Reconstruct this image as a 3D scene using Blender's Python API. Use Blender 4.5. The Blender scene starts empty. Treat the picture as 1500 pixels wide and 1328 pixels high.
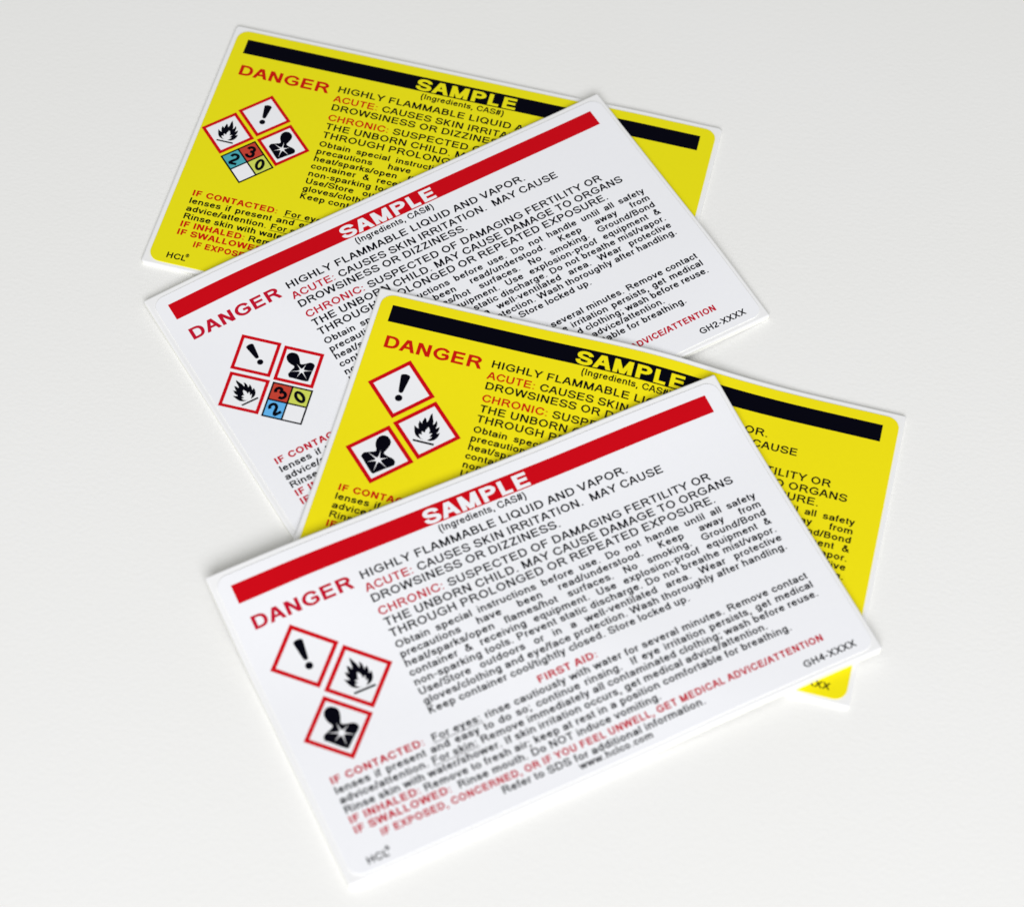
import bpy, bmesh, math
import numpy as np
from mathutils import Matrix, Vector
from mathutils.geometry import tessellate_polygon

# ---------------------------------------------------------------- camera, world, lamp, exposure
CAM_F=3428.19810; CAM_H=457.229059; TILT=0.550192; ROLL=0.068085; LW=127.0; LH=77.244
BAR=(4.32,4.20,4.85,8.86)
POSES= [(-77.723, 402.491, -0.18303), (-89.262, 314.48, 0.60382), (-33.8, 321.365, -0.19061), (-65.059, 240.323, 0.51211)]
MM = 0.001
scene = bpy.context.scene
COL = scene.collection

cam_data = bpy.data.cameras.new('camera')
cam_data.sensor_width = 36.0
cam_data.lens = CAM_F / 1500.0 * 36.0
cam_data.clip_start = 0.01
cam_data.clip_end = 20.0
cam = bpy.data.objects.new('camera', cam_data)
COL.objects.link(cam)
fw = Vector((0, math.sin(TILT), -math.cos(TILT)))
up0 = Vector((0, math.cos(TILT), math.sin(TILT)))
rt0 = Vector((1, 0, 0))
rt = rt0 * math.cos(ROLL) + up0 * math.sin(ROLL)
up = -rt0 * math.sin(ROLL) + up0 * math.cos(ROLL)
cam.matrix_world = Matrix(((rt.x, up.x, -fw.x, 0), (rt.y, up.y, -fw.y, 0), (rt.z, up.z, -fw.z, CAM_H * MM), (0, 0, 0, 1)))
scene.camera = cam
cam_data.dof.use_dof = True
cam_data.dof.focus_distance = CAM_H * MM * 1.226
cam_data.dof.aperture_fstop = 11.6
cam_data.dof.aperture_blades = 7

world = bpy.data.worlds.new('World')
scene.world = world
world.use_nodes = True
bg = world.node_tree.nodes['Background']
bg.inputs['Color'].default_value = (0.985, 0.99, 0.95, 1)
bg.inputs['Strength'].default_value = 0.46

def window_light(az_deg, el_deg, dist, size, power, color):
    ld = bpy.data.lights.new('window_light', 'AREA')
    ld.shape = 'RECTANGLE'; ld.size = size[0]; ld.size_y = size[1]
    ld.energy = power; ld.color = color
    lo = bpy.data.objects.new('window_light', ld)
    COL.objects.link(lo)
    az, el = math.radians(az_deg), math.radians(el_deg)
    target = Vector((0, 0.27, 0))
    d = Vector((math.sin(az) * math.cos(el), -math.cos(az) * math.cos(el), math.sin(el)))
    lo.location = target + d * dist
    lo.rotation_euler = d.to_track_quat('Z', 'Y').to_euler()
    return lo
window_light(6, 41, 1.5, (0.95, 0.7), 21.4, (0.985, 0.985, 1.0))

scene.view_settings.view_transform = 'Standard'
scene.view_settings.look = 'None'
scene.view_settings.gamma = 1.0
scene.view_settings.exposure = 0.0

# ---------------------------------------------------------------- materials
def mat(name, color, rough=0.5, spec=0.4, fibre=0.0, fibre_scale=2500.0, mottling=0.0, coat=0.0):
    m = bpy.data.materials.new(name); m.use_nodes = True
    nt = m.node_tree; p = nt.nodes['Principled BSDF']
    p.inputs['Base Color'].default_value = (*color, 1)
    p.inputs['Roughness'].default_value = rough
    p.inputs['Specular IOR Level'].default_value = spec
    if coat:
        p.inputs['Coat Weight'].default_value = coat
        p.inputs['Coat Roughness'].default_value = 0.25
    tc = nt.nodes.new('ShaderNodeTexCoord')
    if mottling:
        n = nt.nodes.new('ShaderNodeTexNoise'); n.inputs['Scale'].default_value = fibre_scale * 0.5
        n.inputs['Detail'].default_value = 3
        r = nt.nodes.new('ShaderNodeMix'); r.data_type = 'RGBA'
        r.inputs['A'].default_value = (*[c * (1 - mottling) for c in color], 1)
        r.inputs['B'].default_value = (*[min(1, c * (1 + mottling)) for c in color], 1)
        nt.links.new(tc.outputs['Object'], n.inputs['Vector'])
        nt.links.new(n.outputs['Fac'], r.inputs['Factor'])
        nt.links.new(r.outputs['Result'], p.inputs['Base Color'])
    if fibre:
        n2 = nt.nodes.new('ShaderNodeTexNoise'); n2.inputs['Scale'].default_value = fibre_scale
        n2.inputs['Detail'].default_value = 4
        b = nt.nodes.new('ShaderNodeBump'); b.inputs['Strength'].default_value = fibre
        b.inputs['Distance'].default_value = 0.00005
        nt.links.new(tc.outputs['Object'], n2.inputs['Vector'])
        nt.links.new(n2.outputs['Fac'], b.inputs['Height'])
        nt.links.new(b.outputs['Normal'], p.inputs['Normal'])
    return m

PAPER = mat('glossy_white_paper', (0.83, 0.835, 0.875), 0.38, 0.30, fibre=0.03, mottling=0.012, fibre_scale=1500)
LINER = mat('white_liner_paper', (0.815, 0.815, 0.83), 0.45, 0.35, fibre=0.03, mottling=0.012, fibre_scale=1500)
EDGE = mat('cream_cut_paper_edge', (0.88, 0.88, 0.83), 0.8, 0.2, mottling=0.02)
YELLOW = mat('yellow_print', (0.825, 0.715, 0.005), 0.45, 0.10, fibre=0.03, mottling=0.015, fibre_scale=1500)
YELLOW_GREEN = mat('lemon_yellow_print', (0.775, 0.705, 0.006), 0.45, 0.10, fibre=0.03, mottling=0.015, fibre_scale=1500)
RED = mat('red_ink', (0.56, 0.001, 0.007), 0.5, 0.06, mottling=0.03)
RED_TEXT = mat('crimson_text_ink', (0.50, 0.004, 0.025), 0.5, 0.06)
RED_ON_YELLOW = mat('scarlet_text_ink', (0.54, 0.008, 0.003), 0.5, 0.06)
BLACK = mat('black_ink', (0.0015, 0.0015, 0.005), 0.6, 0.02)
SYMBOL_WHITE = mat('pictogram_white', (0.82, 0.825, 0.86), 0.38, 0.35, mottling=0.01)
NFPA_RED = mat('rating_red', (0.52, 0.05, 0.03), 0.5, 0.1, mottling=0.04)
NFPA_BLUE = mat('rating_blue', (0.12, 0.43, 0.80), 0.5, 0.1, mottling=0.04)
NFPA_TEAL = mat('rating_teal', (0.07, 0.38, 0.44), 0.5, 0.1, mottling=0.04)
NFPA_LIME = mat('rating_lime', (0.58, 0.64, 0.10), 0.5, 0.1, mottling=0.04)

# ---------------------------------------------------------------- the setting: the white table top
def table_material():
    m = bpy.data.materials.new('white_grained_table_top'); m.use_nodes = True
    nt = m.node_tree; p = nt.nodes['Principled BSDF']
    p.inputs['Roughness'].default_value = 0.55
    p.inputs['Specular IOR Level'].default_value = 0.3
    tc = nt.nodes.new('ShaderNodeTexCoord')
    mp = nt.nodes.new('ShaderNodeMapping'); mp.inputs['Scale'].default_value = (1, 1.5, 1)
    nt.links.new(tc.outputs['Object'], mp.inputs['Vector'])
    warp = nt.nodes.new('ShaderNodeTexNoise'); warp.inputs['Scale'].default_value = 260; warp.inputs['Detail'].default_value = 2
    nt.links.new(mp.outputs['Vector'], warp.inputs['Vector'])
    add = nt.nodes.new('ShaderNodeMix'); add.data_type = 'RGBA'; add.blend_type = 'ADD'; add.inputs['Factor'].default_value = 0.0018
    nt.links.new(mp.outputs['Vector'], add.inputs['A']); nt.links.new(warp.outputs['Color'], add.inputs['B'])
    v = nt.nodes.new('ShaderNodeTexVoronoi'); v.feature = 'SMOOTH_F1'; v.inputs['Scale'].default_value = 900
    v.inputs['Smoothness'].default_value = 0.7
    nt.links.new(add.outputs['Result'], v.inputs['Vector'])
    n = nt.nodes.new('ShaderNodeTexNoise'); n.inputs['Scale'].default_value = 700; n.inputs['Detail'].default_value = 5; n.inputs['Roughness'].default_value = 0.6
    nt.links.new(mp.outputs['Vector'], n.inputs['Vector'])
    ma = nt.nodes.new('ShaderNodeMath'); ma.operation = 'MULTIPLY_ADD'; ma.inputs[1].default_value = 0.55
    nt.links.new(v.outputs['Distance'], ma.inputs[0]); nt.links.new(n.outputs['Fac'], ma.inputs[2])
    b = nt.nodes.new('ShaderNodeBump'); b.inputs['Strength'].default_value = 0.27; b.inputs['Distance'].default_value = 0.00016
    nt.links.new(ma.outputs['Value'], b.inputs['Height']); nt.links.new(b.outputs['Normal'], p.inputs['Normal'])
    big = nt.nodes.new('ShaderNodeTexNoise'); big.inputs['Scale'].default_value = 14; big.inputs['Detail'].default_value = 3
    nt.links.new(tc.outputs['Object'], big.inputs['Vector'])
    r = nt.nodes.new('ShaderNodeMix'); r.data_type = 'RGBA'
    r.inputs['A'].default_value = (0.815, 0.812, 0.800, 1); r.inputs['B'].default_value = (0.830, 0.828, 0.830, 1)
    nt.links.new(big.outputs['Fac'], r.inputs['Factor']); nt.links.new(r.outputs['Result'], p.inputs['Base Color'])
    return m

def make_table():
    bm = bmesh.new()
    bmesh.ops.create_grid(bm, x_segments=8, y_segments=8, size=1.0)
    bmesh.ops.scale(bm, vec=(0.6, 0.45, 1), verts=bm.verts)
    bmesh.ops.translate(bm, vec=(0, 0.27, 0), verts=bm.verts)
    r = bmesh.ops.extrude_face_region(bm, geom=bm.faces[:])
    vs = [e for e in r['geom'] if isinstance(e, bmesh.types.BMVert)]
    bmesh.ops.translate(bm, vec=(0, 0, -0.025), verts=vs)
    bmesh.ops.recalc_face_normals(bm, faces=bm.faces)
    me = bpy.data.meshes.new('table_top'); bm.to_mesh(me); bm.free()
    me.materials.append(table_material())
    o = bpy.data.objects.new('table_top', me); COL.objects.link(o)
    o['kind'] = 'structure'
    return o
make_table()

# ---------------------------------------------------------------- the way each label drapes over those below it
HEIGHTS=[
[ [1.1,1.1,1.1,1.1,1.1,1.1,1.1,1.1,1.1,1.1,1.1,1.1,1.1,1.1,1.1,1.1,1.1,1.1,1.12,1.17,1.24,1.31,1.33,1.28,1.21,1.14,1.1],[1.1,1.1,1.1,1.1,1.1,1.1,1.1,1.1,1.1,1.1,1.1,1.1,1.1,1.1,1.1,1.1,1.1,1.1,1.11,1.14,1.18,1.23,1.24,1.21,1.16,1.12,1.1],[1.1,1.1,1.1,1.1,1.1,1.1,1.1,1.1,1.1,1.1,1.1,1.1,1.1,1.1,1.1,1.1,1.1,1.1,1.1,1.11,1.13,1.16,1.17,1.15,1.12,1.1,1.1],[1.1,1.1,1.1,1.1,1.1,1.1,1.1,1.1,1.1,1.1,1.1,1.1,1.1,1.1,1.1,1.1,1.1,1.1,1.1,1.1,1.11,1.11,1.12,1.11,1.1,1.1,1.1],[1.1,1.1,1.1,1.1,1.1,1.1,1.1,1.1,1.1,1.1,1.1,1.1,1.1,1.1,1.1,1.1,1.1,1.1,1.1,1.1,1.1,1.1,1.1,1.1,1.1,1.1,1.1],[1.1,1.1,1.1,1.1,1.1,1.1,1.1,1.1,1.1,1.1,1.1,1.1,1.1,1.1,1.1,1.1,1.1,1.1,1.1,1.1,1.1,1.1,1.1,1.1,1.1,1.1,1.1],[1.1,1.1,1.1,1.1,1.1,1.1,1.1,1.1,1.1,1.1,1.1,1.1,1.1,1.1,1.1,1.1,1.1,1.1,1.1,1.1,1.1,1.1,1.1,1.1,1.1,1.1,1.1],[1.1,1.1,1.1,1.1,1.1,1.1,1.1,1.1,1.1,1.1,1.1,1.1,1.1,1.1,1.1,1.1,1.1,1.1,1.1,1.1,1.1,1.1,1.1,1.1,1.1,1.1,1.1],[1.1,1.1,1.1,1.1,1.1,1.1,1.1,1.1,1.1,1.1,1.1,1.1,1.1,1.1,1.1,1.1,1.1,1.1,1.1,1.1,1.1,1.1,1.1,1.1,1.1,1.1,1.1],[1.1,1.1,1.1,1.1,1.1,1.1,1.1,1.1,1.1,1.1,1.1,1.1,1.1,1.1,1.1,1.1,1.1,1.1,1.1,1.1,1.1,1.1,1.1,1.1,1.1,1.1,1.1],[1.1,1.1,1.1,1.1,1.1,1.1,1.1,1.1,1.1,1.1,1.1,1.1,1.1,1.1,1.1,1.1,1.1,1.1,1.1,1.1,1.1,1.1,1.1,1.1,1.1,1.1,1.1],[1.1,1.1,1.1,1.1,1.1,1.1,1.1,1.1,1.1,1.1,1.1,1.1,1.1,1.1,1.1,1.1,1.1,1.1,1.1,1.1,1.1,1.1,1.1,1.1,1.1,1.1,1.1],[1.1,1.1,1.1,1.1,1.1,1.1,1.1,1.1,1.1,1.1,1.1,1.1,1.1,1.1,1.1,1.1,1.1,1.1,1.1,1.1,1.1,1.1,1.1,1.1,1.1,1.1,1.1],[1.1,1.1,1.1,1.1,1.1,1.1,1.1,1.1,1.1,1.1,1.1,1.1,1.1,1.1,1.1,1.1,1.1,1.1,1.1,1.1,1.1,1.1,1.1,1.1,1.1,1.1,1.1],[1.1,1.1,1.1,1.1,1.1,1.1,1.1,1.1,1.1,1.1,1.1,1.1,1.1,1.1,1.1,1.1,1.1,1.1,1.1,1.1,1.1,1.1,1.1,1.1,1.1,1.1,1.1],[1.1,1.1,1.1,1.1,1.1,1.1,1.1,1.1,1.1,1.1,1.1,1.1,1.1,1.1,1.1,1.1,1.1,1.1,1.1,1.1,1.1,1.1,1.1,1.1,1.1,1.1,1.1],[1.1,1.1,1.1,1.1,1.1,1.1,1.1,1.1,1.1,1.1,1.1,1.1,1.1,1.1,1.1,1.1,1.1,1.1,1.1,1.1,1.1,1.1,1.1,1.1,1.1,1.1,1.1] ],
[ [1.99,2.23,2.48,2.72,2.86,2.91,2.9,2.84,2.78,2.73,2.72,2.72,2.72,2.72,2.72,2.72,2.72,2.72,2.72,2.72,2.72,2.72,2.72,2.73,2.77,2.84,2.91],[1.81,2.03,2.27,2.52,2.72,2.83,2.85,2.82,2.78,2.74,2.72,2.72,2.72,2.72,2.72,2.72,2.72,2.72,2.72,2.72,2.72,2.72,2.72,2.72,2.76,2.81,2.88],[1.65,1.85,2.06,2.3,2.54,2.72,2.8,2.82,2.79,2.75,2.73,2.72,2.72,2.72,2.72,2.72,2.72,2.72,2.72,2.72,2.72,2.72,2.72,2.72,2.74,2.79,2.84],[1.54,1.7,1.88,2.09,2.32,2.55,2.72,2.79,2.8,2.78,2.75,2.73,2.72,2.72,2.72,2.72,2.72,2.72,2.72,2.72,2.72,2.72,2.72,2.72,2.73,2.77,2.81],[1.5,1.6,1.73,1.9,2.11,2.34,2.56,2.72,2.79,2.79,2.77,2.75,2.73,2.72,2.72,2.72,2.72,2.72,2.72,2.72,2.72,2.72,2.72,2.72,2.72,2.74,2.77],[1.5,1.54,1.62,1.74,1.91,2.12,2.35,2.56,2.72,2.78,2.79,2.77,2.75,2.73,2.72,2.72,2.72,2.72,2.72,2.72,2.72,2.72,2.72,2.72,2.72,2.73,2.74],[1.5,1.51,1.54,1.62,1.74,1.92,2.13,2.35,2.56,2.72,2.78,2.79,2.77,2.75,2.73,2.72,2.72,2.72,2.72,2.72,2.72,2.72,2.72,2.72,2.72,2.72,2.72],[1.5,1.5,1.51,1.54,1.62,1.75,1.92,2.13,2.35,2.56,2.72,2.78,2.79,2.77,2.74,2.73,2.72,2.72,2.72,2.72,2.72,2.72,2.72,2.72,2.72,2.72,2.72],[1.5,1.5,1.5,1.51,1.54,1.62,1.75,1.92,2.13,2.35,2.56,2.72,2.78,2.79,2.77,2.74,2.73,2.72,2.72,2.72,2.72,2.72,2.72,2.72,2.72,2.72,2.72],[1.5,1.5,1.5,1.5,1.51,1.54,1.62,1.75,1.92,2.13,2.35,2.56,2.72,2.78,2.79,2.77,2.74,2.72,2.72,2.72,2.72,2.72,2.72,2.72,2.73,2.73,2.72],[1.5,1.5,1.5,1.5,1.5,1.51,1.54,1.62,1.75,1.93,2.13,2.36,2.56,2.72,2.78,2.79,2.76,2.74,2.72,2.72,2.72,2.72,2.73,2.74,2.75,2.74,2.72],[1.5,1.5,1.5,1.5,1.5,1.5,1.51,1.54,1.62,1.75,1.93,2.14,2.36,2.57,2.72,2.78,2.78,2.76,2.74,2.73,2.72,2.73,2.75,2.76,2.76,2.72,2.64],[1.5,1.5,1.5,1.5,1.5,1.5,1.5,1.51,1.54,1.63,1.76,1.94,2.14,2.37,2.57,2.72,2.78,2.78,2.76,2.75,2.75,2.76,2.77,2.76,2.72,2.61,2.48],[1.5,1.5,1.5,1.5,1.5,1.5,1.5,1.5,1.51,1.55,1.63,1.77,1.94,2.15,2.38,2.58,2.72,2.77,2.78,2.77,2.77,2.77,2.77,2.72,2.59,2.43,2.26],[1.5,1.5,1.5,1.5,1.5,1.5,1.5,1.5,1.5,1.51,1.55,1.64,1.78,1.96,2.17,2.39,2.58,2.72,2.77,2.78,2.78,2.77,2.72,2.59,2.41,2.21,2],[1.5,1.5,1.5,1.5,1.5,1.5,1.5,1.5,1.5,1.5,1.51,1.56,1.64,1.79,1.98,2.2,2.42,2.6,2.72,2.76,2.76,2.72,2.6,2.42,2.2,1.97,1.75],[1.5,1.5,1.5,1.5,1.5,1.5,1.5,1.5,1.5,1.5,1.5,1.5,1.53,1.63,1.8,2.02,2.25,2.47,2.63,2.72,2.72,2.63,2.46,2.24,1.99,1.74,1.5] ],
[ [4.26,4.26,4.25,4.25,4.24,4.24,4.25,4.27,4.32,4.42,4.54,4.66,4.72,4.66,4.44,4.02,3.39,2.74,2.17,1.73,1.44,1.27,1.21,1.2,1.2,1.2,1.2],[4.12,4.12,4.12,4.11,4.11,4.1,4.1,4.11,4.14,4.21,4.31,4.4,4.43,4.34,4.05,3.58,3,2.42,1.94,1.58,1.35,1.23,1.2,1.2,1.2,1.2,1.2],[3.95,3.95,3.94,3.94,3.94,3.94,3.94,3.93,3.94,3.99,4.07,4.14,4.13,3.98,3.61,3.13,2.61,2.12,1.72,1.44,1.28,1.21,1.2,1.2,1.2,1.2,1.2],[3.68,3.68,3.67,3.67,3.67,3.68,3.69,3.7,3.71,3.75,3.8,3.83,3.77,3.51,3.13,2.68,2.24,1.84,1.53,1.33,1.23,1.2,1.2,1.2,1.2,1.2,1.2],[3.38,3.38,3.38,3.38,3.4,3.42,3.44,3.46,3.47,3.49,3.5,3.46,3.29,3,2.64,2.26,1.9,1.6,1.38,1.25,1.2,1.2,1.2,1.2,1.2,1.2,1.2],[3.12,3.12,3.12,3.13,3.16,3.19,3.22,3.24,3.24,3.21,3.14,3,2.79,2.51,2.2,1.89,1.62,1.41,1.28,1.21,1.2,1.2,1.2,1.2,1.2,1.2,1.2],[2.94,2.94,2.94,2.96,3,3.04,3.07,3.08,3.03,2.93,2.76,2.56,2.32,2.07,1.82,1.59,1.41,1.29,1.22,1.2,1.2,1.2,1.2,1.2,1.2,1.2,1.2],[2.84,2.84,2.85,2.87,2.91,2.95,2.98,2.95,2.84,2.64,2.4,2.16,1.93,1.72,1.53,1.38,1.28,1.22,1.2,1.2,1.2,1.2,1.2,1.2,1.2,1.2,1.2],[2.82,2.82,2.82,2.84,2.88,2.91,2.9,2.82,2.61,2.35,2.08,1.84,1.63,1.47,1.34,1.26,1.22,1.2,1.2,1.2,1.2,1.2,1.2,1.2,1.2,1.2,1.2],[2.82,2.82,2.83,2.86,2.89,2.89,2.82,2.63,2.36,2.07,1.8,1.58,1.42,1.3,1.24,1.21,1.2,1.2,1.2,1.2,1.2,1.2,1.2,1.2,1.2,1.2,1.2],[2.82,2.84,2.86,2.89,2.91,2.86,2.69,2.42,2.12,1.83,1.59,1.4,1.29,1.22,1.2,1.2,1.2,1.2,1.2,1.2,1.2,1.2,1.2,1.2,1.2,1.2,1.2],[2.85,2.87,2.9,2.92,2.91,2.82,2.54,2.22,1.9,1.63,1.43,1.29,1.22,1.2,1.2,1.2,1.2,1.2,1.2,1.2,1.2,1.2,1.2,1.2,1.2,1.2,1.2],[2.9,2.91,2.92,2.9,2.82,2.63,2.33,2,1.71,1.48,1.32,1.23,1.2,1.2,1.2,1.2,1.2,1.2,1.2,1.2,1.2,1.2,1.2,1.2,1.2,1.2,1.2],[2.94,2.92,2.9,2.82,2.64,2.38,2.08,1.79,1.54,1.36,1.25,1.2,1.2,1.2,1.2,1.2,1.2,1.2,1.2,1.2,1.2,1.2,1.2,1.2,1.2,1.2,1.2],[2.94,2.9,2.82,2.65,2.41,2.13,1.85,1.6,1.4,1.28,1.21,1.2,1.2,1.2,1.2,1.2,1.2,1.2,1.2,1.2,1.2,1.2,1.2,1.2,1.2,1.2,1.2],[2.9,2.82,2.66,2.44,2.17,1.89,1.64,1.43,1.29,1.23,1.2,1.2,1.2,1.2,1.2,1.2,1.2,1.2,1.2,1.2,1.2,1.2,1.2,1.2,1.2,1.2,1.2],[2.78,2.66,2.47,2.22,1.94,1.67,1.44,1.28,1.2,1.2,1.2,1.2,1.2,1.2,1.2,1.2,1.2,1.2,1.2,1.2,1.2,1.2,1.2,1.2,1.2,1.2,1.2] ],
[ [5.08,5.27,5.45,5.6,5.7,5.7,5.63,5.54,5.44,5.38,5.33,5.27,5.18,5.09,5.02,4.97,4.96,5.01,5.1,5.22,5.33,5.42,5.45,5.45,5.41,5.35,5.29],[4.52,4.73,4.95,5.17,5.33,5.35,5.3,5.22,5.14,5.07,5.03,4.97,4.86,4.77,4.69,4.64,4.61,4.64,4.72,4.83,4.92,4.99,5.02,5.01,4.96,4.89,4.82],[3.96,4.19,4.43,4.7,4.93,4.97,4.96,4.9,4.82,4.75,4.7,4.62,4.52,4.42,4.33,4.27,4.25,4.26,4.32,4.4,4.47,4.52,4.54,4.53,4.49,4.43,4.37],[3.41,3.64,3.88,4.14,4.37,4.49,4.56,4.56,4.5,4.43,4.36,4.29,4.19,4.09,4.01,3.95,3.93,3.93,3.97,4.02,4.07,4.1,4.11,4.1,4.07,4.03,3.99],[2.94,3.14,3.35,3.58,3.79,3.96,4.09,4.18,4.15,4.12,4.07,4.01,3.93,3.84,3.77,3.72,3.69,3.69,3.71,3.74,3.77,3.79,3.8,3.79,3.77,3.74,3.72],[2.56,2.72,2.9,3.08,3.27,3.44,3.6,3.72,3.78,3.82,3.84,3.81,3.75,3.68,3.62,3.58,3.56,3.56,3.57,3.58,3.59,3.6,3.6,3.6,3.59,3.58,3.57],[2.32,2.43,2.55,2.68,2.83,2.99,3.14,3.3,3.44,3.57,3.66,3.69,3.66,3.61,3.56,3.53,3.52,3.52,3.52,3.52,3.52,3.52,3.52,3.52,3.52,3.52,3.52],[2.21,2.26,2.33,2.41,2.52,2.64,2.78,2.94,3.13,3.33,3.52,3.62,3.62,3.58,3.55,3.52,3.52,3.52,3.52,3.52,3.52,3.52,3.52,3.52,3.52,3.52,3.52],[2.2,2.21,2.23,2.26,2.32,2.4,2.51,2.66,2.85,3.08,3.32,3.52,3.56,3.57,3.56,3.55,3.53,3.52,3.52,3.52,3.52,3.52,3.52,3.52,3.52,3.52,3.52],[2.2,2.2,2.2,2.2,2.22,2.26,2.33,2.44,2.61,2.82,3.05,3.27,3.41,3.52,3.57,3.58,3.56,3.54,3.53,3.52,3.52,3.52,3.52,3.52,3.52,3.52,3.52],[2.2,2.2,2.2,2.2,2.2,2.21,2.24,2.3,2.42,2.59,2.79,3,3.19,3.37,3.52,3.58,3.58,3.57,3.54,3.53,3.52,3.52,3.52,3.52,3.52,3.52,3.52],[2.2,2.2,2.2,2.2,2.2,2.2,2.2,2.23,2.29,2.41,2.56,2.75,2.95,3.16,3.36,3.52,3.58,3.59,3.57,3.54,3.52,3.52,3.52,3.52,3.52,3.52,3.52],[2.2,2.2,2.2,2.2,2.2,2.2,2.2,2.2,2.22,2.29,2.39,2.54,2.72,2.93,3.16,3.36,3.52,3.58,3.58,3.56,3.53,3.52,3.52,3.52,3.52,3.52,3.52],[2.2,2.2,2.2,2.2,2.2,2.2,2.2,2.2,2.2,2.22,2.28,2.38,2.52,2.71,2.93,3.16,3.37,3.52,3.58,3.57,3.54,3.52,3.52,3.52,3.52,3.52,3.52],[2.2,2.2,2.2,2.2,2.2,2.2,2.2,2.2,2.2,2.2,2.22,2.28,2.38,2.52,2.72,2.94,3.17,3.38,3.52,3.54,3.54,3.53,3.52,3.52,3.52,3.52,3.52],[2.2,2.2,2.2,2.2,2.2,2.2,2.2,2.2,2.2,2.2,2.2,2.22,2.27,2.37,2.52,2.73,2.96,3.18,3.36,3.46,3.52,3.53,3.52,3.52,3.52,3.52,3.52],[2.2,2.2,2.2,2.2,2.2,2.2,2.2,2.2,2.2,2.2,2.2,2.2,2.2,2.24,2.35,2.53,2.75,2.99,3.19,3.35,3.46,3.52,3.52,3.52,3.52,3.52,3.51] ],
]
HEIGHTS = [np.array(h) for h in HEIGHTS]

def catmull(p0, p1, p2, p3, t):
    return 0.5 * (2 * p1 + (p2 - p0) * t + (2 * p0 - 5 * p1 + 4 * p2 - p3) * t * t + (3 * p1 - p0 - 3 * p2 + p3) * t ** 3)

def height(k, u, v):
    Z = HEIGHTS[k]; nv, nu = Z.shape
    P = np.pad(Z, 1, mode='reflect', reflect_type='odd')
    x = np.clip(u / LW * (nu - 1), 0, nu - 1 - 1e-6); y = np.clip(v / LH * (nv - 1), 0, nv - 1 - 1e-6)
    j = x.astype(int); i = y.astype(int); fx = x - j; fy = y - i
    rows = []
    for a in range(4):
        rows.append(catmull(P[i + a, j], P[i + a, j + 1], P[i + a, j + 2], P[i + a, j + 3], fx))
    return catmull(rows[0], rows[1], rows[2], rows[3], fy)

def place(k, uvz):
    """label millimetres (u right, v down, z above the backing) -> local metres of the label's Empty"""
    a = np.asarray(uvz, float)
    z = height(k, a[:, 0], a[:, 1]) + a[:, 2]
    return np.stack([a[:, 0] * MM, -a[:, 1] * MM, z * MM], -1)

def link_mesh(name, verts, faces, mats, parent, mat_idx=None, smooth=False):
    me = bpy.data.meshes.new(name)
    me.from_pydata([tuple(p) for p in verts], [], faces)
    for m in mats: me.materials.append(m)
    if mat_idx is not None: me.polygons.foreach_set('material_index', mat_idx)
    if smooth: me.polygons.foreach_set('use_smooth', [True] * len(me.polygons))
    me.update()
    o = bpy.data.objects.new(name, me); COL.objects.link(o)
    o.parent = parent
    return o

def cut_grid(bm, step):
    us = [v.co.x for v in bm.verts]; vs = [v.co.y for v in bm.verts]
    for lo, hi, no in ((min(us), max(us), (1, 0, 0)), (min(vs), max(vs), (0, 1, 0))):
        n_ = max(1, round((hi - lo) / step)); step_ = (hi - lo) / n_
        t = lo + step_
        while t < hi - 1e-3:
            bmesh.ops.bisect_plane(bm, geom=bm.verts[:] + bm.edges[:] + bm.faces[:], plane_co=(t * no[0], t * no[1], 0), plane_no=no, dist=1e-5)
            t += step_

def flat_shape(loops, step=1.6):
    """2-D polygon (first loop outer, the rest holes) -> (uv list, triangles/quads), cut fine enough to follow the curl"""
    pts = [Vector((x, y, 0)) for lp in loops for x, y in lp]
    tris = tessellate_polygon([[Vector((x, y, 0)) for x, y in lp] for lp in loops])
    bm = bmesh.new()
    vs = [bm.verts.new(p) for p in pts]
    for t in tris:
        try: bm.faces.new([vs[i] for i in t])
        except ValueError: pass
    cut_grid(bm, step)
    bmesh.ops.recalc_face_normals(bm, faces=bm.faces)
    bm.verts.index_update()
    V = [(v.co.x, v.co.y) for v in bm.verts]
    F = []
    for f in bm.faces:
        ids = [v.index for v in f.verts]
        # label v axis points down, so flip to face up
        ar = sum(V[ids[n]][0] * V[ids[(n + 1) % len(ids)]][1] - V[ids[(n + 1) % len(ids)]][0] * V[ids[n]][1] for n in range(len(ids)))
        if ar > 0: ids.reverse()
        F.append(ids)
    bm.free()
    return V, F

_cache = {}
def print_part(name, key, loops_fn, z, k, material, parent, step=1.6):
    if key not in _cache: _cache[key] = flat_shape(loops_fn(), step)
    V, F = _cache[key]
    return link_mesh(name, place(k, [(a, b, z) for a, b in V]), F, [material], parent, smooth=True)

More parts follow.
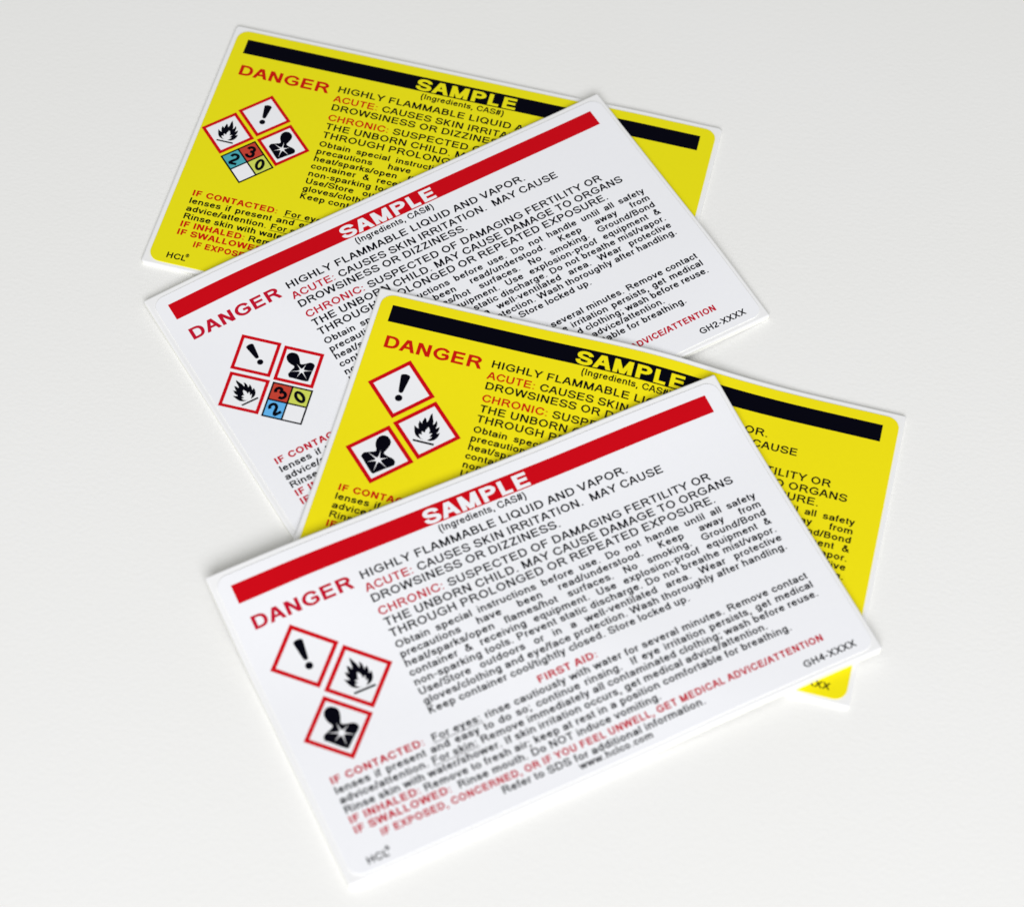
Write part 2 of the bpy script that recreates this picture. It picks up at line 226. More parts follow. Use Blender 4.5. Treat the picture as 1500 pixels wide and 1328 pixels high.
def slab(name, outline, z0, z1, k, mats, parent, step=1.6, bevel=0.05, rows=None):
    """a sheet with real thickness between z0 and z1 (mm, relative to the drape), walls of their own material, softly rounded rim"""
    cx = sum(p[0] for p in outline) / len(outline); cy = sum(p[1] for p in outline) / len(outline)
    bm = bmesh.new()
    vs = [bm.verts.new((x, y, 0)) for x, y in outline]
    f = bm.faces.new(vs)
    cut_grid(bm, step)
    bm.verts.index_update()
    top = [(v.co.x, v.co.y) for v in bm.verts]
    faces = []
    for f in bm.faces:
        ids = [v.index for v in f.verts]
        ar = sum(top[ids[n]][0] * top[ids[(n + 1) % len(ids)]][1] - top[ids[(n + 1) % len(ids)]][0] * top[ids[n]][1] for n in range(len(ids)))
        if ar > 0: ids.reverse()
        faces.append(ids)
    border = [(e.verts[0].index, e.verts[1].index, e.link_faces[0]) for e in bm.edges if len(e.link_faces) == 1]
    # orient the border edges like the (upward) faces
    directed = set()
    for ids in faces:
        for n in range(len(ids)): directed.add((ids[n], ids[(n + 1) % len(ids)]))
    bset = [(a, b) if (a, b) in directed else (b, a) for a, b, _ in border]
    bm.free()
    # inset the top rim a touch so that the corner catches light
    nrm = {}
    for a, b in bset:
        dx, dy = top[b][0] - top[a][0], top[b][1] - top[a][1]; L = math.hypot(dx, dy) or 1
        n = (-dy / L, dx / L)     # outward for this orientation in (u, v-down) space
        for q in (a, b): nrm.setdefault(q, []).append(n)
    out = {}
    for q, ns in nrm.items():
        sx, sy = sum(n[0] for n in ns), sum(n[1] for n in ns); L = math.hypot(sx, sy) or 1
        d = (sx / L, sy / L)
        if (top[q][0] - cx) * d[0] + (top[q][1] - cy) * d[1] < 0: d = (-d[0], -d[1])
        out[q] = d
    uvz = []
    for i, (a, b) in enumerate(top):
        if i in out: a, b = a - out[i][0] * bevel, b - out[i][1] * bevel
        uvz.append((a, b, z1))
    n0 = len(uvz)
    ring = {}
    rows = [(bevel, z1)] + (rows or [(0.0, z1 - bevel)]) + [(0.0, z1 - 0.26 if rows else z1 - bevel), (0.0, z0)]
    for r, (off, z) in enumerate(rows):
        for q in out:
            ring[(r, q)] = len(uvz); uvz.append((top[q][0] - off * out[q][0], top[q][1] - off * out[q][1], z))
    F = list(faces); M = [0] * len(faces)
    for a, b in bset:
        for q_ in range(len(rows) - 1):
            if q_ == len(rows) - 3: continue
            F.append([ring[(q_, b)], ring[(q_, a)], ring[(q_ + 1, a)], ring[(q_ + 1, b)]]); M.append(1 if q_ == len(rows) - 2 else 0)
    # underside
    under = {i: len(uvz) + i for i in range(n0)}
    uvz += [(a, b, z0) for a, b in top]
    for ids in faces:
        F.append([under[i] for i in reversed(ids)]); M.append(1)
    o = link_mesh(name, place(k, uvz), F, mats, parent, M)
    sm = [m == 0 for m in M]
    o.data.polygons.foreach_set('use_smooth', sm)
    return o

def rounded_rect(u0, v0, u1, v1, r, n=7):
    pts = []
    for cx, cy, a0 in ((u1 - r, v0 + r, -90), (u1 - r, v1 - r, 0), (u0 + r, v1 - r, 90), (u0 + r, v0 + r, 180)):
        for i in range(n + 1):
            a = math.radians(a0 + 90 * i / n); pts.append((cx + r * math.cos(a), cy + r * math.sin(a)))
    return pts

# ---------------------------------------------------------------- lettering: a grotesque drawn as pen strokes
# units 1/1000 em, cap height 716, x height 519.  h/v = quarter ellipse leaving horizontally/vertically, c = cubic, z = close, tN = cut at height N
GLYPHS = {
'A': (667, 0, 716, "22 -60 336 776|645 -60 331 776|137 240 530 240"),
'B': (667, 0, 716, "120 -60 120 776|120 675 370 675 h 535 531 v 370 385 120 385|370 385 h 575 213 v 385 41 120 41"),
'C': (722, -12, 728, "655 500 c 620 615 520 684 385 684 h 94 358 v 385 32 c 525 32 630 110 662 255"),
'D': (722, 0, 716, "124 -60 124 776|124 675 330 675 c 540 675 632 550 632 358 c 632 165 540 41 330 41 124 41"),
'E': (667, 0, 716, "125 -60 125 776|125 675 615 675|125 375 590 375|125 41 630 41"),
'F': (611, 0, 716, "128 -60 128 776|128 675 575 675|128 352 525 352"),
'G': (778, -12, 728, "676 515 c 640 625 540 684 405 684 h 94 358 v 405 32 c 520 32 615 80 683 140 683 322|410 330 729 330"),
'H': (722, 0, 716, "126 -60 126 776|597 -60 597 776|126 380 597 380"),
'I': (278, 0, 716, "139 -60 139 776"),
'K': (667, 0, 716, "120 -60 120 776|650 776 120 250|275 400 655 -60"),
'L': (556, 0, 716, "120 -60 120 776|120 41 525 41"),
'M': (833, 0, 716, "118 -60 118 776|715 -60 715 776|106 776 440 -60|727 776 393 -60"),
'N': (722, 0, 716, "122 -60 122 776|600 -60 600 776|97 776 625 -60"),
'O': (778, -12, 728, "94 358 v 389 684 h 684 358 v 389 32 h 94 358 z"),
'P': (667, 0, 716, "122 -60 122 776|122 675 385 675 h 572 505 v 385 335 122 335"),
'Q': (778, -50, 728, "94 358 v 389 684 h 684 358 v 389 32 h 94 358 z|455 190 720 -10"),
'R': (722, 0, 716, "122 -60 122 776|122 675 410 675 h 607 520 v 410 365 122 365|370 355 c 480 350 530 230 690 -60"),
'S': (667, -12, 728, "592 508 c 582 615 480 684 340 684 c 195 684 112 615 112 525 c 112 430 180 395 330 362 c 505 325 595 290 595 195 c 595 95 500 32 350 32 c 185 32 88 105 78 240"),
'T': (611, 0, 716, "305 -60 305 776|22 675 590 675"),
'U': (722, -12, 716, "122 776 122 280 c 122 110 200 32 361 32 c 520 32 598 110 598 280 598 776"),
'V': (667, 0, 716, "26 776 357 -60|641 776 310 -60"),
'W': (944, 0, 716, "40 776 250 -60|220 -60 486 776|458 776 724 -60|694 -60 904 776"),
'X': (667, 0, 716, "14 -60 650 776|653 -60 17 776"),
'Y': (667, 0, 716, "333 -60 333 310|20 776 345 285|647 776 321 285"),
'Z': (611, 0, 716, "45 675 565 675|75 30 540 686|40 41 575 41"),
'a': (556, -12, 531, "82 360 c 98 445 170 484 275 484 c 405 484 455 430 455 345 455 110 c 455 60 462 30 478 -10|455 300 c 350 270 80 285 80 138 c 80 70 130 32 205 32 c 345 32 455 110 455 235"),
'b': (556, -12, 716, "108 0 108 776|108 260 v 288 484 h 470 260 v 288 34 h 108 260 z"),
'c': (500, -12, 531, "448 345 c 430 435 370 484 270 484 h 82 260 v 270 34 c 375 34 440 90 455 185"),
'd': (556, -12, 716, "448 0 448 776|84 260 v 266 484 h 448 260 v 266 34 h 84 260 z"),
'e': (556, -12, 531, "474 275 c 474 405 400 484 280 484 h 84 260 v 285 34 c 385 34 445 80 470 155|86 285 474 285"),
'f': (278, 0, 720, "120 -60 120 560 c 120 650 150 680 215 680 c 240 680 265 677 285 672|10 478 260 478"),
'g': (556, -210, 519, "448 579 448 10 c 448 -120 380 -170 270 -170 c 170 -170 105 -130 95 -45|84 265 v 266 484 h 448 265 v 266 44 h 84 265 z"),
'h': (556, 0, 716, "110 -60 110 776|110 300 c 110 420 190 480 290 480 c 400 480 447 420 447 320 447 -60"),
'i': (222, 0, 716, "111 -60 111 519|111 616 111 716"),
'k': (500, 0, 716, "110 -60 110 776|t519 485 576 110 205|225 330 495 -60"),
'l': (222, 0, 716, "111 -60 111 776"),
'm': (833, 0, 524, "t519 108 -60 108 579|108 300 c 108 420 175 480 260 480 c 360 480 416 430 416 330 416 -60|416 310 c 416 420 485 480 575 480 c 675 480 725 430 725 330 725 -60"),
'n': (556, 0, 524, "t519 108 -60 108 579|108 300 c 108 420 190 480 290 480 c 400 480 447 420 447 320 447 -60"),
'o': (556, -12, 531, "80 260 v 278 484 h 476 260 v 278 34 h 80 260 z"),
'p': (556, -210, 531, "t519 110 -260 110 579|108 260 v 288 484 h 470 260 v 288 34 h 108 260 z"),
'q': (556, -210, 531, "t519 448 -260 448 579|84 260 v 266 484 h 448 260 v 266 34 h 84 260 z"),
'r': (333, 0, 524, "t519 110 -60 110 579|110 290 c 110 420 160 480 240 480 c 275 480 305 470 335 455"),
's': (500, -12, 531, "425 368 c 410 445 350 484 250 484 c 150 484 92 440 92 378 c 92 310 150 295 250 270 c 370 240 430 215 430 145 c 430 72 365 34 255 34 c 140 34 75 80 60 165"),
't': (278, -8, 650, "130 710 130 120 c 130 50 160 36 210 36 c 230 36 245 38 262 42|20 478 260 478"),
'u': (556, -12, 519, "108 579 108 200 c 108 85 160 34 255 34 c 370 34 446 110 446 250|446 0 446 579"),
'v': (500, 0, 519, "27 579 273 -60|473 579 227 -60"),
'w': (722, 0, 519, "24 579 213 -60|176 -60 380 579|342 579 546 -60|509 -60 698 579"),
'x': (500, 0, 519, "7 -60 485 579|493 -60 15 579"),
'y': (500, -212, 519, "27 579 262 -25|473 579 250 -10 c 210 -120 190 -170 120 -170 c 90 -170 70 -166 50 -160"),
'0': (556, -12, 728, "88 358 v 278 684 h 468 358 v 278 32 h 88 358 z"),
'2': (556, 0, 728, "75 500 c 80 620 160 684 285 684 c 400 684 465 610 465 520 c 465 380 300 300 180 190 c 130 145 95 90 88 30|45 41 505 41"),
'3': (556, -12, 728, "78 525 c 95 620 170 684 270 684 c 380 684 440 610 440 535 c 440 440 370 392 230 392|230 392 c 400 392 468 320 468 220 c 468 105 390 32 270 32 c 160 32 90 95 72 195"),
'4': (556, 0, 716, "408 -60 408 776|50 170 440 735|20 205 535 205"),
'.': (278, 0, 95, "139 -50 139 150"),
',': (278, -150, 95, "139 150 139 -10 100 -160"),
':': (278, 0, 519, "139 0 139 95|139 424 139 519"),
';': (278, -150, 519, "139 95 139 -10 100 -160|139 424 139 519"),
'/': (278, -10, 728, "0 -60 278 776"),
'&': (667, -12, 728, "635 -20 235 480 c 200 530 185 560 185 595 c 185 650 225 684 285 684 c 345 684 385 650 385 595 c 385 520 320 480 230 425 c 140 370 82 310 82 200 c 82 100 150 32 255 32 c 400 32 520 150 545 340"),
'(': (333, -212, 728, "280 790 c 70 560 70 -40 280 -270"),
')': (333, -212, 728, "53 790 c 263 560 263 -40 53 -270"),
'#': (556, 0, 716, "120 -20 205 740|345 -20 430 740|30 480 530 480|20 225 520 225"),
'-': (333, 0, 716, "45 270 290 270"),
'\u00ae': (737, 0, 716, "60 358 v 368 666 h 676 358 v 368 50 h 60 358 z|270 170 270 550|270 540 390 540 h 480 460 v 390 380 270 380|380 380 490 170"),
}
PEN = {'regular': (70, 61), 'dense': (73, 64), 'bold': (82, 68), 'strong': (88, 74), 'heavy': (90, 76)}
KAP = 0.56

def parse_stroke(s):
    tok = s.split(); clip = None; pts = []; i = 0; closed = False; mode = 'l'
    if tok[0][0] == 't': clip = float(tok[0][1:]); i = 1
    pts.append((float(tok[i]), float(tok[i + 1]))); i += 2
    while i < len(tok):
        if tok[i] == 'z': closed = True; i += 1; continue
        if tok[i] in 'hvc': mode = tok[i]; i += 1
        p0 = pts[-1]
        if mode == 'c':
            c = [float(t) for t in tok[i:i + 6]]; i += 6
            b = [p0, (c[0], c[1]), (c[2], c[3]), (c[4], c[5])]; mode = 'l'
        elif mode in 'hv':
            x, y = float(tok[i]), float(tok[i + 1]); i += 2
            if mode == 'h': b = [p0, (p0[0] + (x - p0[0]) * KAP, p0[1]), (x, y + (p0[1] - y) * (1 - KAP)), (x, y)]
            else: b = [p0, (p0[0], p0[1] + (y - p0[1]) * KAP), (x + (p0[0] - x) * (1 - KAP), y), (x, y)]
            mode = 'l'
        else:
            pts.append((float(tok[i]), float(tok[i + 1]))); i += 2; continue
        n = 5
        for k in range(1, n + 1):
            t = k / n; m = 1 - t
            pts.append(tuple(m ** 3 * b[0][d] + 3 * m * m * t * b[1][d] + 3 * m * t * t * b[2][d] + t ** 3 * b[3][d] for d in (0, 1)))
    if closed: pts = pts[:-1]
    return pts, closed, clip

def clip_band(poly, lo, hi):
    for lim, sgn in ((lo, 1), (hi, -1)):
        out = []
        for i in range(len(poly)):
            a, b = poly[i], poly[(i + 1) % len(poly)]
            ia, ib = (a[1] - lim) * sgn >= 0, (b[1] - lim) * sgn >= 0
            if ia: out.append(a)
            if ia != ib:
                t = (lim - a[1]) / (b[1] - a[1]); out.append((a[0] + (b[0] - a[0]) * t, lim))
        poly = out
        if len(poly) < 3: return []
    return poly

_glyph = {}
def glyph(ch, weight):
    key = (ch, weight)
    if key in _glyph: return _glyph[key]
    adv, lo, hi, src = GLYPHS[ch]
    pv, ph = PEN[weight]; rv, rh = 47, 41
    if ch == '\u00ae': pv, ph = pv * 0.7, ph * 0.7
    strokes = [parse_stroke(s) for s in src.split('|')]
    xs = [p[0] for st in strokes for p in st[0] if lo - 5 <= p[1] <= hi + 5] or [adv / 2]
    if len(xs) < 2 or max(xs) - min(xs) < 5: xs = [p[0] for st in strokes for p in st[0]]
    x0, x1 = min(xs), max(xs); dv = pv - rv; dh = ph - rh
    grow = dv * 0.55                     # bold letters are a little wider
    def mx(x): return x + grow if x1 - x0 < 60 else x0 + dv + (x - x0) * (x1 + 2 * grow - x0 - 2 * dv) / (x1 - x0)
    ymid = (lo + hi) / 2
    def my(y): return y if (y < lo or y > hi or hi - lo < 200) else ymid + (y - ymid) * ((hi - lo) - 2 * dh - 2 * rh) / ((hi - lo) - 2 * rh)
    polys = []
    for si, (pts, closed, tc) in enumerate(strokes):
        P = [(mx(x), my(y)) for x, y in pts]; n = len(P)
        segs = n if closed else n - 1
        dirs = []
        for i in range(segs):
            a, b = P[i], P[(i + 1) % n]; L = math.hypot(b[0] - a[0], b[1] - a[1]) or 1
            dirs.append(((b[0] - a[0]) / L, (b[1] - a[1]) / L))
        def pen(nx, ny):                 # half width of the pen across direction n
            return math.sqrt((pv * nx) ** 2 + (ph * ny) ** 2)
        L_, R_ = [], []
        for i in range(n):
            if closed or 0 < i < n - 1:
                d0, d1 = dirs[(i - 1) % segs], dirs[i % segs]
            elif i == 0: d0 = d1 = dirs[0]
            else: d0 = d1 = dirs[-1]
            n0 = (-d0[1], d0[0]); n1 = (-d1[1], d1[0])
            bx, by = n0[0] + n1[0], n0[1] + n1[1]; bl = math.hypot(bx, by) or 1
            bx, by = bx / bl, by / bl
            w = (pen(*n0) + pen(*n1)) / 2 / max(0.45, bx * n0[0] + by * n0[1])
            L_.append((P[i][0] + bx * w, P[i][1] + by * w)); R_.append((P[i][0] - bx * w, P[i][1] - by * w))
        hh = hi if tc is None else tc
        for i in range(segs):
            j = (i + 1) % n
            q = clip_band([L_[i], L_[j], R_[j], R_[i]], lo, hh)
            if q: polys.append((si, q))
    r = (adv + 2 * grow, polys)
    _glyph[key] = r
    return r

def advance(word, weight): return sum(glyph(c, weight)[0] if c != ' ' else 278 for c in word)

def make_text(runs_lines):
    """list of (runs, u0, u1, baseline, em, xs, mode); runs = [(text, weight, material index, underline)].
       mode 'fit' stretches the letters, 'just' widens the word gaps, 'set' keeps xs.  returns uv quads by material"""
    polys = []
    for runs, u0, u1, base, em, xs, mode in runs_lines:
        nat = sum(advance(t, w) for t, w, m, ul in runs) / 1000 * em
        extra = 0.0
        if mode == 'fit': xs = (u1 - u0) / nat
        spaces = sum(t.count(' ') for t, w, m, ul in runs)
        if mode == 'just': extra = (u1 - u0 - nat * xs) / max(1, spaces)
        x = u0
        for t, w, m, ul in runs:
            start = x
            for ch in t:
                if ch == ' ': x += 278 / 1000 * em * xs + extra; continue
                s = em / 1000
                if ch == '\u00ae': s *= 0.62
                a, ps = glyph(ch, w)
                dy = 0
                for si, q in ps:
                    polys.append((m, si, [(x + px * s * xs, base + dy - py * s) for px, py in q]))
                x += a * s * xs
            if ul: polys.append((m, 6, [(start, base + 0.13 * em), (x, base + 0.13 * em), (x, base + 0.19 * em), (start, base + 0.19 * em)]))
    return polys

def text_part(name, key, spec, z, k, mats, parent):
    if key not in _cache:
        V, F, M = [], [], []
        for m, si, q in make_text(spec):
            if q[1][0] - q[0][0] > 4 and len(q) == 4 and si == 6:      # long underline: split to follow the curl
                n = int((q[1][0] - q[0][0]) / 1.5) + 1
                pieces = [[(q[0][0] + (q[1][0] - q[0][0]) * i / n, q[0][1]), (q[0][0] + (q[1][0] - q[0][0]) * (i + 1) / n, q[0][1]),
                           (q[0][0] + (q[1][0] - q[0][0]) * (i + 1) / n, q[2][1]), (q[0][0] + (q[1][0] - q[0][0]) * i / n, q[2][1])] for i in range(n)]
            else: pieces = [q]
            for p in pieces:
                ar = sum(p[i][0] * p[(i + 1) % len(p)][1] - p[(i + 1) % len(p)][0] * p[i][1] for i in range(len(p)))
                if abs(ar) < 1e-7: continue
                if ar > 0: p = p[::-1]
                b = len(V); V += [(u, v, 0.003 * si) for u, v in p]; F.append(list(range(b, b + len(p)))); M.append(m)
        _cache[key] = (V, F, M)
    V, F, M = _cache[key]
    return link_mesh(name, place(k, [(a, b, z + c) for a, b, c in V]), F, mats, parent, M)

R, DN, B, ST, H_ = 'regular', 'dense', 'bold', 'strong', 'heavy'
def T(*runs): return [(r + (0, False))[:4] if len(r) == 2 else (r + (False,))[:4] for r in runs]
K_, RD = 0, 1       # material slots: black, red

E1 = 2.78           # em of the hazard statement, mm
HAZARD = [
 (T(('HIGHLY FLAMMABLE LIQUID AND VAPOR.', R)), 30.75, 97.0, 14.72, E1, 1, 'fit'),
 (T(('ACUTE:', R, RD), (' CAUSES SKIN IRRITATION.  MAY CAUSE', R)), 30.6, 104.4, 17.92, E1, 1, 'fit'),
 (T(('DROWSINESS OR DIZZINESS.', R)), 30.75, 77.0, 20.72, E1, 1, 'fit'),
 (T(('CHRONIC:', R, RD), (' SUSPECTED OF DAMAGING FERTILITY OR', R)), 30.9, 113.3, 24.1, E1, 1, 'fit'),
 (T(('THE UNBORN CHILD. MAY CAUSE DAMAGE TO ORGANS', R)), 31.1, 117.6, 26.95, E1, 1, 'fit'),
 (T(('THROUGH PROLONGED OR REPEATED EXPOSURE.', R)), 31.1, 111.6, 29.75, E1, 1, 'fit'),
]
E2 = 2.42
BODY = ['Obtain special instructions before use. Do not handle until all safety', 'precautions have been read/understood. Keep away from',
 'heat/sparks/open flames/hot surfaces. No smoking. Ground/Bond', 'container & receiving equipment. Use explosion-proof equipment &',
 'non-sparking tools. Prevent static discharge. Do not breathe mist/vapor.', 'Use/Store outdoors or in a well-ventilated area. Wear protective',
 'gloves/clothing and eye/face protection. Wash thoroughly after handling.', 'Keep container cool/tightly closed. Store locked up.']
XS2 = (120.3 - 31.1) / (advance(BODY[6], DN) / 1000 * E2)
PRECAUTION = []
for i, t in enumerate(BODY):
    PRECAUTION.append((T((t, DN)), 31.1, 120.35, 32.55 + 2.395 * i, E2, XS2, 'just' if i < 7 else 'set'))
FIRST = [
 (T(('IF CONTACTED:', ST, RD), ('  ', DN), ('For eyes:', DN, K_, True), (' rinse cautiously with water for several minutes. Remove contact', DN)), 5.7, 120.7, 55.4, E2, XS2, 'just'),
 (T(('lenses if present and easy to do so; continue rinsing.  If eye irritation persists, get medical', DN)), 5.7, 120.8, 57.8, E2, XS2, 'just'),
 (T(('advice/attention. ', DN), ('For skin:', DN, K_, True), (' Remove immediately all contaminated clothing; wash before reuse.', DN)), 5.7, 120.8, 60.2, E2, XS2, 'just'),
 (T(('Rinse skin with water/shower. If skin irritation occurs, get medical advice/attention.', DN)), 5.7, 106.6, 62.6, E2, XS2, 'fit'),
 (T(('IF INHALED:', ST, RD), (' Remove to fresh air; keep at rest in a position comfortable for breathing.', DN)), 5.7, 111.2, 65.05, E2, XS2, 'fit'),
 (T(('IF SWALLOWED:', ST, RD), ('  Rinse mouth. Do NOT induce vomiting.', DN)), 5.7, 77.7, 67.5, E2, XS2, 'fit'),
]
ADVICE = [(T(('IF EXPOSED, CONCERNED, OR IF YOU FEEL UNWELL, GET MEDICAL ADVICE/ATTENTION', ST, 0)), 10.6, 116.3, 70.2, 2.35, 1, 'fit')]
FOOTER = [(T(('Refer to SDS for additional information.', DN)), 37.4, 85.8, 72.55, E2, 1, 'fit'),
          (T(('www.hclco.com', DN)), 54.6, 72.1, 74.5, 2.2, 1, 'fit')]
AIDHEAD = [(T(('FIRST AID:', ST)), 55.3, 69.8, 52.95, 2.4, 1, 'fit')]
MAKER = [(T(('HCL', DN)), 5.4, 10.45, 74.75, 2.35, 1, 'fit'), (T(('\u00ae', B)), 9.95, 11.45, 73.6, 2.6, 1, 'fit')]
SIGNAL = [(T(('DANGER', B)), 4.85, 28.8, 15.85, 4.55, 1, 'fit')]
TITLE = [(T(('SAMPLE', H_)), 49.2, 75.8, 8.56, 5.05, 1, 'fit')]
INGR = [(T(('(Ingredients, CAS#)', R)), 51.4, 73.1, 11.15, 2.4, 1, 'fit')]
def CODE(c): return [(T((c, DN)), 109.0, 122.1, 74.4, 2.3, 1, 'fit')]

# ---------------------------------------------------------------- pictograms, in half diagonals of their diamond
FLAME = [(0.001,0.321),(-0.084,0.306),(-0.147,0.249),(-0.186,0.179),(-0.139,0.169),(-0.086,0.179),(-0.122,0.116),(-0.131,0.064),(-0.081,0.075),(-0.035,0.087),(-0.033,0.001),(-0.006,-0.056),(0.014,-0.122),(0.055,-0.083),(0.09,-0.002),(0.085,0.094),(0.176,0.049),(0.156,0.114),(0.128,0.189),(0.206,0.171),(0.155,0.25),(0.09,0.323),(0.191,0.318),(0.287,0.263),(0.348,0.176),(0.375,0.089),(0.381,-0.018),(0.335,0.022),(0.292,0.034),(0.321,-0.031),(0.333,-0.11),(0.323,-0.207),(0.283,-0.166),(0.229,-0.116),(0.239,-0.204),(0.232,-0.302),(0.184,-0.387),(0.171,-0.325),(0.157,-0.261),(0.121,-0.221),(0.111,-0.319),(0.069,-0.427),(0.003,-0.595),(-0.029,-0.511),(-0.035,-0.409),(-0.043,-0.311),(-0.072,-0.263),(-0.114,-0.367),(-0.167,-0.404),(-0.181,-0.318),(-0.198,-0.254),(-0.187,-0.186),(-0.232,-0.224),(-0.286,-0.269),(-0.28,-0.211),(-0.289,-0.138),(-0.24,-0.001),(-0.298,-0.015),(-0.336,-0.045),(-0.386,-0.076),(-0.364,0.013),(-0.327,0.133),(-0.279,0.22),(-0.203,0.279),(-0.108,0.313)]
FBAR = [(-0.303,0.377),(0.315,0.38),(0.318,0.445),(-0.3,0.438)]
PERSON = [(-0.146,-0.166),(-0.189,-0.245),(-0.215,-0.352),(-0.214,-0.466),(-0.174,-0.563),(-0.104,-0.625),(-0.022,-0.646),(0.071,-0.626),(0.154,-0.558),(0.201,-0.48),(0.206,-0.379),(0.18,-0.28),(0.148,-0.191),(0.106,-0.1),(0.121,-0.048),(0.199,-0.013),(0.284,0.014),(0.355,0.023),(0.432,0.058),(0.489,0.122),(0.501,0.197),(0.486,0.247),(0.401,0.321),(0.298,0.401),(0.182,0.501),(0.075,0.598),(-0.002,0.665),(-0.057,0.641),(-0.163,0.541),(-0.278,0.415),(-0.392,0.289),(-0.487,0.197),(-0.476,0.12),(-0.442,0.053),(-0.329,0.008),(-0.277,-0.013),(-0.171,-0.051),(-0.131,-0.079),(-0.13,-0.125)]
def star():
    c = (0.012, 0.185); pts = []
    tips = sorted([(-0.346, 0.015), (-0.002, -0.138), (0.262, 0.045), (0.322, 0.383), (-0.011, 0.58), (-0.262, 0.33)], key=lambda t: math.atan2(t[1] - c[1], t[0] - c[0]))
    an = [math.atan2(t[1] - c[1], t[0] - c[0]) for t in tips]
    for i, t in enumerate(tips):
        a = an[i]; nx, ny = -math.sin(a), math.cos(a)
        for r_, w in ((0.125, -0.016), (None, 0), (0.125, 0.016)):
            pts.append(t if r_ is None else (c[0] + math.cos(a) * r_ + nx * w, c[1] + math.sin(a) * r_ + ny * w))
        b = an[(i + 1) % len(an)]
        if b < a: b += 2 * math.pi
        m = (a + b) / 2; pts.append((c[0] + math.cos(m) * 0.075, c[1] + math.sin(m) * 0.075))
    return pts
STAR = star()
EXCL = [(-0.139,-0.44),(-0.128,-0.478),(-0.085,-0.505),(0.0,-0.522),(0.085,-0.508),(0.128,-0.478),(0.139,-0.44),(0.07,0.06),(0.052,0.1),(0.015,0.12),(-0.015,0.12),(-0.052,0.1),(-0.07,0.06)]
EXCL = [(x + 0.004, y) for x, y in EXCL]
DOT = [(0.004 + 0.109 * math.cos(t * math.pi / 9), 0.297 + 0.109 * math.sin(t * math.pi / 9)) for t in range(18)]

def scaled(loop, c, s): return [(c[0] + x * s, c[1] + y * s) for x, y in loop]
def diamond(c, h): return [(c[0], c[1] - h), (c[0] + h, c[1]), (c[0], c[1] + h), (c[0] - h, c[1])]

Z_FACE = 0.25       # sticker face above the backing, mm
Z1, Z2, Z3, Z4 = (Z_FACE + d for d in (0.012, 0.024, 0.036, 0.05))

def pictogram(kind, c, h, k, parent, tag_):
    key = (kind, c, h)
    d = print_part('hazard_pictogram', ('pd', c, h), lambda: [diamond(c, h - 0.3)], Z1, k, SYMBOL_WHITE, parent)
    d['label'] = {'flame': 'white diamond with red border and black flame', 'person': 'white diamond with red border and black torso with a starburst',
                  'mark': 'white diamond with red border and black exclamation mark'}[kind]
    print_part('red_border', ('pb', c, h), lambda: [diamond(c, h), diamond(c, h * 0.832)[::-1]], Z2, k, RED, d)
    if kind == 'flame':
        print_part('flame_symbol', key, lambda: [scaled(FLAME, c, h)], Z3, k, BLACK, d)
        print_part('flame_ground_line', key + (1,), lambda: [scaled(FBAR, c, h)], Z3, k, BLACK, d)
    elif kind == 'person':
        print_part('torso_symbol', key, lambda: [scaled(PERSON, c, h)], Z3, k, BLACK, d)
        print_part('starburst', key + (1,), lambda: [scaled(STAR, c, h)], Z4, k, SYMBOL_WHITE, d)
    else:
        print_part('exclamation_stroke', key, lambda: [scaled(EXCL, c, h)], Z3, k, BLACK, d)
        print_part('exclamation_dot', key + (1,), lambda: [scaled(DOT, c, h)], Z3, k, BLACK, d)

def digit_mesh(name, ch, c, em, k, parent):
    key = ('digit', ch, c)
    w = glyph(ch, R)[0] / 1000 * em * 0.95
    text_part(name, key, [(T((ch, 'digit')), c[0] - w / 2, c[0] + w / 2, c[1] + 0.358 * em, em, 1, 'fit')], Z4, k, [BLACK], parent)
PEN['digit'] = (84, 74)

def rating_diamond(c, h, k, parent, blue):
    fr = print_part('rating_diamond', ('rd', c), lambda: [diamond(c, h)], Z1, k, BLACK, parent)
    fr['label'] = 'four colour rating diamond with black frame and digits 3, 0 and 2'
    hi = h - 0.29; q = hi / 2; s = q - 0.29
    for nm, dx, dy, m in (('red_quarter', 0, -1, NFPA_RED), ('yellow_quarter', 1, 0, NFPA_LIME), ('blue_quarter', -1, 0, blue), ('white_quarter', 0, 1, SYMBOL_WHITE)):
        cc = (c[0] + dx * q, c[1] + dy * q)
        print_part(nm, ('rq', cc), lambda: [diamond(cc, s)], Z2, k, m, fr)
    digit_mesh('digit_three', '3', (c[0], c[1] - q + 0.1), 5.0, k, fr)
    digit_mesh('digit_zero', '0', (c[0] + q, c[1]), 4.9, k, fr)
    digit_mesh('digit_two', '2', (c[0] - q, c[1]), 4.9, k, fr)

# ---------------------------------------------------------------- the labels themselves
THICK = (1.1, 1.5, 1.2, 2.2)         # mm, a small stack of labels on their backing

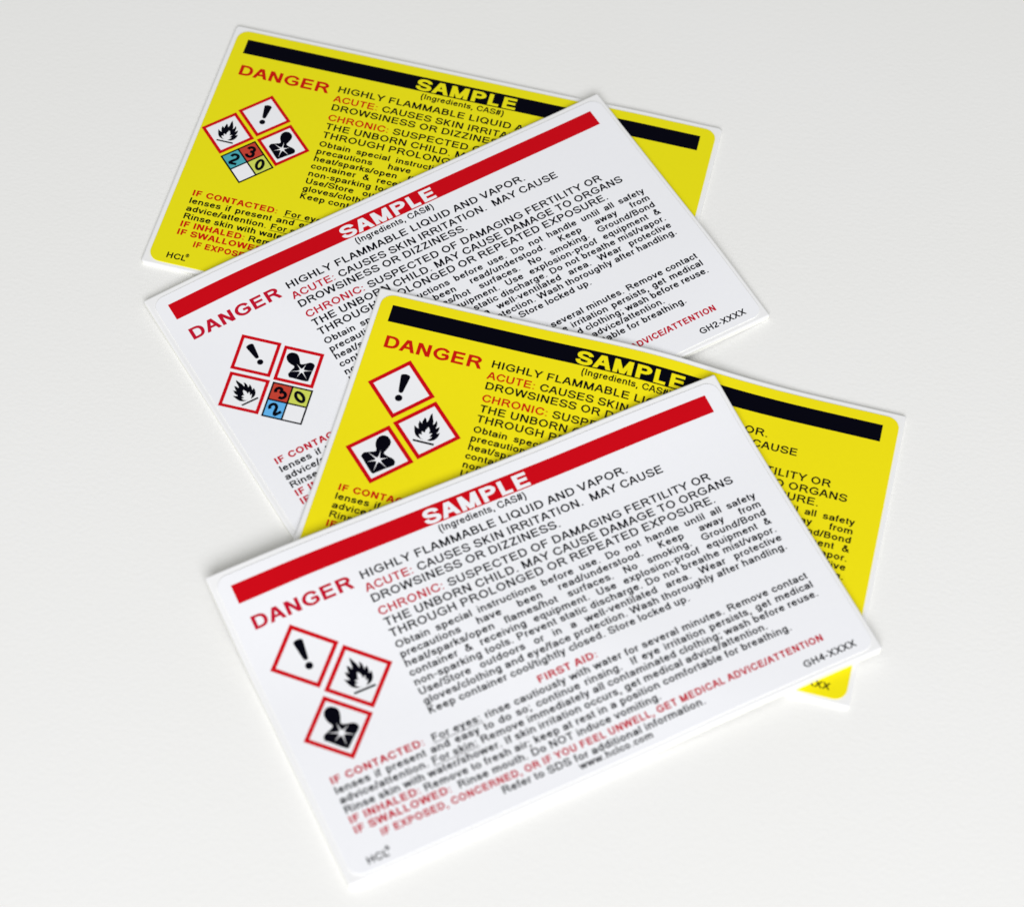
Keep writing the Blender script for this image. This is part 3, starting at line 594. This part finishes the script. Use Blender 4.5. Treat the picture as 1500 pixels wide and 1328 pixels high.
def make_label(k, yellow, code, with_rating, text, face_mat):
    px, py, th = POSES[k]
    root = bpy.data.objects.new('yellow_label' if yellow else 'white_label', None)
    COL.objects.link(root)
    root.empty_display_size = 0.02
    root.location = (px * MM, py * MM, 0); root.rotation_euler = (0, 0, th)
    root['label'] = text; root['category'] = 'label'; root['group'] = 'hazard warning labels fanned out on the white table'
    slab('backing_sheet', rounded_rect(0, 0, LW, LH, 0.9 if k == 0 else 0.45, 3), -THICK[k], 0.0, k, [LINER, EDGE], root, 1.6, bevel=0.42, rows=[(0.27, -0.03), (0.12, -0.11), (0.0, -0.26)])
    slab('face_sheet', rounded_rect(1.35, 1.5, LW - 1.15, LH - 1.1, 2.9, 8), 0.004, Z_FACE, k, [face_mat, EDGE if not yellow else face_mat], root, 1.6, bevel=0.05)
    bar_m = BLACK if yellow else RED
    red_m = RED_ON_YELLOW if yellow else RED_TEXT
    b0, b1, b2, b3 = BAR
    hb = print_part('header_bar', 'bar', lambda: [[(b0, b1), (LW - b2, b1), (LW - b2, b3), (b0, b3)]], Z1, k, bar_m, root)
    text_part('title_lettering', 'title', TITLE, Z2, k, [face_mat if yellow else PAPER], hb)
    text_part('ingredients_text', 'ingr', INGR, Z1, k, [BLACK], root)
    text_part('danger_lettering', 'signal', SIGNAL, Z1, k, [red_m], root)
    text_part('hazard_statement_text', 'hazard', HAZARD, Z1, k, [BLACK, red_m], root)
    text_part('precaution_text', 'precaution', PRECAUTION, Z1, k, [BLACK, red_m], root)
    text_part('first_aid_heading', 'aidhead', AIDHEAD, Z1, k, [red_m], root)
    text_part('first_aid_text', 'first', FIRST, Z1, k, [BLACK, red_m], root)
    text_part('medical_advice_text', 'advice', ADVICE, Z1, k, [red_m], root)
    text_part('footer_text', 'footer', FOOTER, Z1, k, [BLACK], root)
    text_part('maker_mark', 'maker', MAKER, Z1, k, [BLACK], root)
    text_part('label_code', 'code' + code, CODE(code), Z1, k, [BLACK], root)
    if with_rating:
        pictogram('mark', (15.6, 27.0), 6.8, k, root, 0)
        pictogram('person', (22.75, 34.7), 6.8, k, root, 0)
        pictogram('flame', (8.45, 34.6), 6.8, k, root, 0)
        rating_diamond((15.7, 42.05), 6.85, k, root, NFPA_TEAL if yellow else NFPA_BLUE)
    else:
        pictogram('mark', (12.4, 25.8), 8.05, k, root, 0)
        pictogram('flame', (21.0, 34.9), 8.05, k, root, 0)
        pictogram('person', (12.35, 43.9), 8.05, k, root, 0)
    return root

make_label(0, True, 'GH2-XXXX', True, 'yellow danger label with black header bar, rearmost of the fan, its rating diamond in view', YELLOW_GREEN)
make_label(1, False, 'GH2-XXXX', True, 'white danger label with red bar and four colour diamond, second from the back', PAPER)
make_label(2, True, 'GH4-XXXX', False, 'yellow danger label with black bar and three pictograms, just beneath the frontmost white label', YELLOW)
make_label(3, False, 'GH4-XXXX', False, 'white danger label with red bar, frontmost on top of the pile, all text in view', PAPER)
